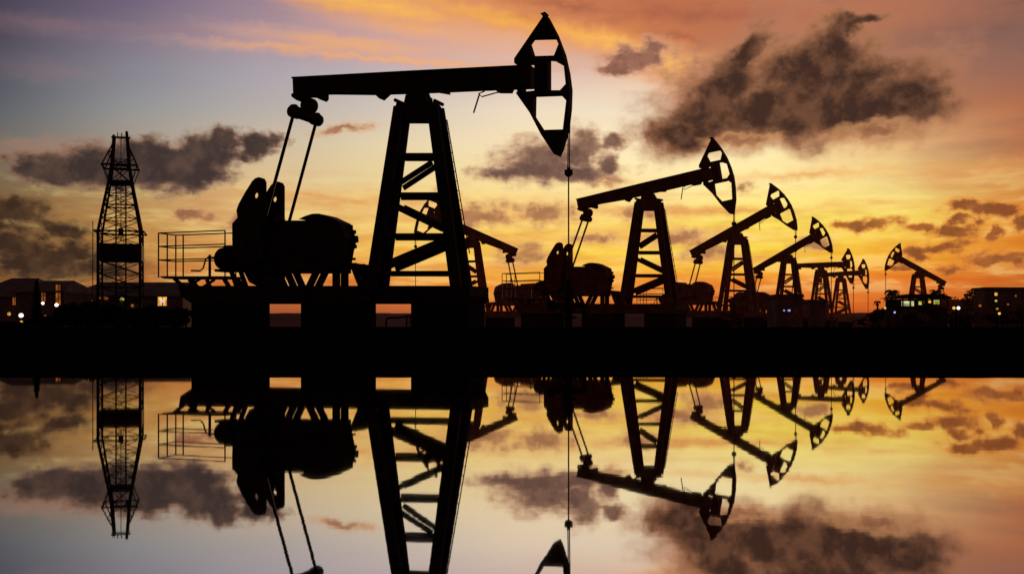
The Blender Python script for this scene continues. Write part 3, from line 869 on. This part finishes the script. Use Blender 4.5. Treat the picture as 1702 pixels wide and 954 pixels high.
def palm(px, D, top, wpx, label, seed):
    rn = random.Random(seed); x = at(px, D); h = zt(top, D) - GZ; w = wpx / F * D / 2
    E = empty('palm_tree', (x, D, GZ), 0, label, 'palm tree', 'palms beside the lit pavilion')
    MB().tube([(0.25, 0, -.2), (0.1, 0, h * .5), (0, 0, h * .92)], [.2, .15, .12], 8).build('trunk', BARK, E)
    m = MB()
    for k in range(16):
        a = k * 2 * math.pi / 16 + rn.uniform(-.2, .2); el_ = rn.uniform(-.1, .9); pts = []
        for j in range(8):
            t = j / 7; r = w * t * (1.05 - .15 * el_); z = h * .92 + math.sin(el_) * w * t * .9 - w * 1.0 * t * t * (1.1 - .4 * el_)
            pts.append(Vector((r * math.cos(a), r * math.sin(a), z)))
        sd = Vector((-math.sin(a), math.cos(a), 0))
        for p, q in zip(pts, pts[1:]):
            for s_ in (-1, 1):
                m.add([p, q, q + sd * s_ * w * .16 + Vector((0, 0, -w * .22)), p + sd * s_ * w * .14 + Vector((0, 0, -w * .16))], [(0, 1, 2, 3)])
    m.build('fronds', LEAF2, E, fix=False)

SH = [(18, 50, 534, 80, 'low shrub at the left photo edge under the house lights'), (78, 47, 530, 80, 'low rounded shrub just right of the pointed conifer'),
      (118, 45, 505, 66, 'tall shrub left of the derrick foot'), (150, 43, 499, 70, 'highest shrub, against the left legs of the derrick'),
      (193, 44, 506, 64, 'shrub directly in front of the derrick'), (226, 42, 509, 62, 'shrub covering the right legs of the derrick'),
      (262, 44, 507, 60, 'shrub below the bright rectangular window'), (292, 43, 512, 60, 'shrub touching the left end of the pump foundation'),
      (45, 41, 545, 120, 'flat wide shrub in front at the far left'), (130, 38, 520, 110, 'wide dark shrub in front of the derrick row'), (240, 38, 522, 120, 'wide dark shrub nearest the large pump')]
for k, (px, D, top, w, lab) in enumerate(SH): shrub(px, D, top, w, lab, 40 + k)
conifer(61, 50, 466, 36, 'slim pointed conifer between the two left houses', 3)

# ------------------------------------------------------------------ houses on the left
def house(px0, px1, D, eave, ridge_, depth, label, hip=0.12, rz=0.0, wins=()):
    x0, x1 = at(px0, D), at(px1, D); w = x1 - x0; ze, zr = zt(eave, D) - GZ, zt(ridge_, D) - GZ
    E = empty('house', ((x0 + x1) / 2, D + depth / 2, GZ), rz, label, 'house', 'houses behind the left bank')
    MB().box((0, 0, (ze - .3) / 2), (w * .96, depth * .94, ze + .3)).build('wall', WALLM, E)
    r = MB(); hx = w / 2; hy = depth / 2; rx = hx - w * hip
    r.add([(-hx, -hy, ze), (hx, -hy, ze), (hx, hy, ze), (-hx, hy, ze), (-rx, 0, zr), (rx, 0, zr), (-hx, -hy, ze - .15), (hx, -hy, ze - .15), (hx, hy, ze - .15), (-hx, hy, ze - .15)],
          [(0, 1, 5, 4), (1, 2, 5), (2, 3, 4, 5), (3, 0, 4), (6, 7, 1, 0), (7, 8, 2, 1), (8, 9, 3, 2), (9, 6, 0, 3), (9, 8, 7, 6)])
    r.build('roof', ROOFM, E)
    for wx, wy, ww, wh, mt, lab in wins:
        ax, az = at(wx, D) - (x0 + x1) / 2, zt(wy, D) - GZ; sw, sh = ww / F * D, wh / F * D
        f = MB(); y = -depth * .47 - .02
        for dx, dz, a, b in ((-sw / 2 - .05, 0, .1, sh + .2), (sw / 2 + .05, 0, .1, sh + .2), (0, sh / 2 + .05, sw, .1), (0, -sh / 2 - .05, sw, .1), (0, 0, .06, sh)):
            f.box((ax + dx, y, az + dz), (a, .1, b))
        f = f.build('window', ROOFM, E)
        if lab: f['label'] = lab
        MB().box((ax, y + .01, az), (sw, .04, sh)).build('pane', mt, f)
house(-60, 58, 112, 492, 458, 12, 'dark house cut by the left photo edge, steep roof', .3, 0, [(22, 500, 7, 14, L_AMB, None)])
house(22, 106, 100, 484, 463, 9, 'house with two glowing stair windows left of the derrick', .18, 0,
      [(70.5, 494, 7, 15, L_AMB, 'amber lit window'), (95, 490, 8, 34, L_AMB, 'tall amber lit stair window')])
house(112, 306, 108, 491, 465, 12, 'wide low house behind the derrick with hipped roof', .09, 0,
      [(170, 495, 16, 11, L_AMB, 'dim amber window'), (268, 499, 15, 18, L_WARM, 'bright white and violet window')])
house(290, 345, 118, 508, 494, 9, 'small house with low roof behind the platform', .3, 0, [])

def lamp(px, py, D, r, mt, label, group, name='garden_lamp'):
    x, z = at(px, D), zt(py, D) - GZ
    E = empty(name, (x, D, GZ), 0, label, 'lamp', group)
    MB().tube([(0, 0, -.1), (0, 0, max(.2, z - r))], [.05, .035], 6).build('post', STEEL[1], E)
    g = MB(); rr = r
    g.tube([(0, 0, z + rr * math.sin(t * math.pi / 6 - math.pi / 2)) for t in range(7)], [max(.004, rr * math.cos(t * math.pi / 6 - math.pi / 2)) for t in range(7)], 12)
    g.build('globe', mt, E, smooth=True)
GL = 'garden lamps before the left houses'
for px, py, r, mt, lab in ((35, 524, 3.8, L_WHITE, 'brightest white globe lamp at far left'), (15, 521.5, 2.9, L_WARM, 'warm globe lamp nearest the left photo edge'),
        (35.5, 535, 2.4, L_WARM, 'small lamp directly below the brightest globe'), (71, 504, 2.6, L_WHITE, 'lamp under the narrow amber window'),
        (94, 507, 3.1, L_WHITE, 'lamp at the foot of the tall stair window'), (98, 515, 2.6, L_BLUE, 'small violet lamp right of the stair window'),
        (105, 520, 2.4, L_WHITE, 'lowest of the lamps descending from the stair window'), (75, 525, 2.0, L_AMB, 'faint amber lamp right of the conifer'),
        (203, 498, 3.6, L_GREEN, 'yellow green lamp seen through the derrick legs'), (220, 508, 2.6, L_AMB, 'orange lamp at the right derrick leg'),
        (270, 500, 2.6, L_BLUE, 'violet lamp in front of the bright window'), (310, 524, 2.8, L_WHITE, 'white lamp left of the pump foundation'), (153, 501, 2, L_AMB, 'faint lamp left of the derrick')):
    D = 62 if py > 503 else 92
    lamp(px, py, D, r / F * D, mt, lab, GL)

# ------------------------------------------------------------------ right shore
TR = [(1462, 512, 34), (1490, 503, 40), (1580, 486, 50), (1610, 484, 44), (1558, 491, 40), (1634, 486, 44), (1530, 494, 40), (1450, 526, 26), (1602, 510, 60), (1668, 511, 60), (1698, 506, 50), (1517, 511, 46), (1438, 528, 30)]
TL = ['small round tree at the left end of the far shore trees', 'tree left of the lit pavilion', 'tall tree right of the pavilion and small pump jack', 'highest round tree between pavilion and dark block',
      'tree directly behind the right end of the pavilion', 'tree touching the left side of the dark block', 'tree behind the middle of the pavilion', 'low bush like tree beside the shore end',
      'broad low tree below the two yellow lamps', 'tree in front of the dark block', 'tree at the right photo edge before the dark block', 'low tree in front of the pavilion', 'lowest tree, last toward the row of pump jacks']
for k, ((px, top, w), lab) in enumerate(zip(TR, TL)):
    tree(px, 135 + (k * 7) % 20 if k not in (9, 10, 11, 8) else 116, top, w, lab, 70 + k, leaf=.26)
palm(1483, 140, 478, 26, 'palm left of the small left facing pump jack', 1)
palm(1556, 142, 478, 24, 'palm right of the small pump jack tower', 2)
palm(1458, 150, 497, 12, 'smallest palm, at the left end of the far trees', 3)

def pavilion():
    D = 125.0; x0, x1 = at(1480, D), at(1566, D); zr, zb = zt(496, D) - GZ, zt(511, D) - GZ
    E = empty('pavilion', ((x0 + x1) / 2, D, GZ), 0, 'long low pavilion with bright openings under a flat roof', 'building')
    w = x1 - x0; MB().box((0, 1.6, zr / 2 - .2), (w, .2, zr + .3)).build('wall', WALLX, E)
    MB().box((0, 0, zb / 2 - .1), (w, 3, zb + .2)).build('plinth', WALLX, E)
    r = MB(); r.prism([(-w / 2 - .6, zr), (w / 2 + .6, zr), (w / 2 - 1, zr + .5), (-w / 2 + 1.2, zr + .45)], -2.2, 2.2); r.build('roof', WALLX, E)
    for k in range(8):
        MB().box((-w / 2 + w * k / 7, -1.6, (zr + zb) / 2), (.14, .14, zr - zb)).build('column', WALLX, E)
    for a, b, y0, y1, mt in ((1491, 1511, 501, 509, L_PANEL), (1519, 1524, 501, 507, L_GREEN), (1535, 1539, 500, 504, L_WARM), (1544, 1555, 499, 506, L_GREEN), (1527, 1530, 501, 504, L_AMB)):
        p0, p1 = at(a, D) - (x0 + x1) / 2, at(b, D) - (x0 + x1) / 2; q0, q1 = zt(y1, D) - GZ, zt(y0, D) - GZ
        MB().box(((p0 + p1) / 2, -1.45, (q0 + q1) / 2), (p1 - p0, .08, q1 - q0)).build('lit_panel', mt, E)
pavilion()
def block(px0, px1, D, top, depth, label, wins, group=None, name='block_building', mat=WALLD):
    x0, x1 = at(px0, D), at(px1, D); zr = zt(top, D) - GZ
    E = empty(name, ((x0 + x1) / 2, D + depth / 2, GZ), 0, label, 'building', group)
    w = x1 - x0; MB().box((0, 0, zr / 2 - .15), (w, depth, zr + .3)).build('wall', mat, E)
    p = MB()
    for sx_, sy_, a, b in ((0, -1, w + .4, .25), (0, 1, w + .4, .25), (-1, 0, .25, depth), (1, 0, .25, depth)):
        p.box((sx_ * w / 2, sy_ * depth / 2, zr + .12), (a, b, .3))
    p.build('parapet', ROOFM, E)
    for wx, wy, ww, wh, mt in wins:
        ax, az = at(wx, D) - (x0 + x1) / 2, zt(wy, D) - GZ; sw, sh = ww / F * D, wh / F * D
        f = MB()
        for dx, dz, a, b in ((-sw / 2 - .05, 0, .1, sh + .2), (sw / 2 + .05, 0, .1, sh + .2), (0, sh / 2 + .05, sw, .1), (0, -sh / 2 - .05, sw, .1)):
            f.box((ax + dx, -depth / 2 - .04, az + dz), (a, .12, b))
        f = f.build('window', ROOFM, E)
        MB().box((ax, -depth / 2 - .03, az), (sw, .05, sh)).build('pane', mt, f)
block(1636, 1760, 128, 481, 3, 'dark flat roofed block at the right photo edge', [(1655, 489, 5, 5, L_WARM), (1655, 500, 4, 3, L_GREEN), (1657, 517, 4, 10, L_WARM), (1688, 492, 4, 4, L_AMB), (1675, 506, 4, 3, L_AMB)])
GR = 'shore lamps on the far right'
for px, py, r, mt, lab in ((1585.5, 512, 2.5, L_WARM, 'left lamp of the close pair right of the pavilion'), (1593, 512, 2.7, L_WHITE, 'right lamp of the close pair right of the pavilion'),
        (1629, 508, 2.2, L_AMB, 'faint amber lamp left of the dark block'), (1471, 512, 2.2, L_GREEN, 'greenish lamp left of the pavilion'), (1487, 519, 1.8, L_BLUE, 'faint lamp low under the pavilion end'),
        (1661, 521, 2.2, L_WARM, 'lamp at the foot of the dark block')):
    D = 110; lamp(px, py, D, r / F * D, mt, lab, GR, 'street_lamp')

# sheds between the far pumps
block(1291, 1332, 92, 494, 3.5, 'dark equipment cabin inside the fourth pump jack tower', [(1303, 516, 3, 3, L_BLUE), (1311, 516, 5, 3, L_BLUE), (1321, 516, 3, 3, L_BLUE)], None, 'equipment_cabin')
block(1346, 1372, 108, 502, 3.5, 'smaller equipment cabin beside the level beam pump jack tower', [], None, 'equipment_cabin')
# horizontal pipe on stands seen through the foundation gap
def pipe():
    D = 36.0
    E = empty('surface_pipe', (at(655, D), D, GZ), 0, 'bent surface pipe seen through the gap between the foundation blocks', 'pipe')
    p = MB(); x = lambda q: at(q, D) - at(655, D); z = lambda q: zt(q, D) - GZ
    p.tube([(x(642), 0, -.1), (x(642), 0, z(531)), (x(645), 0, z(528.5)), (x(662), 0, z(528)), (x(676), 0, z(526)), (x(700), 0, z(526))], .035, 7); p.build('pipe_run', STEEL[0], E)
    p = MB(); p.tube([(x(676), 0, z(526)), (x(676), 0, -.1)], .03, 6); p.build('stand', STEEL[0], E)
pipe()
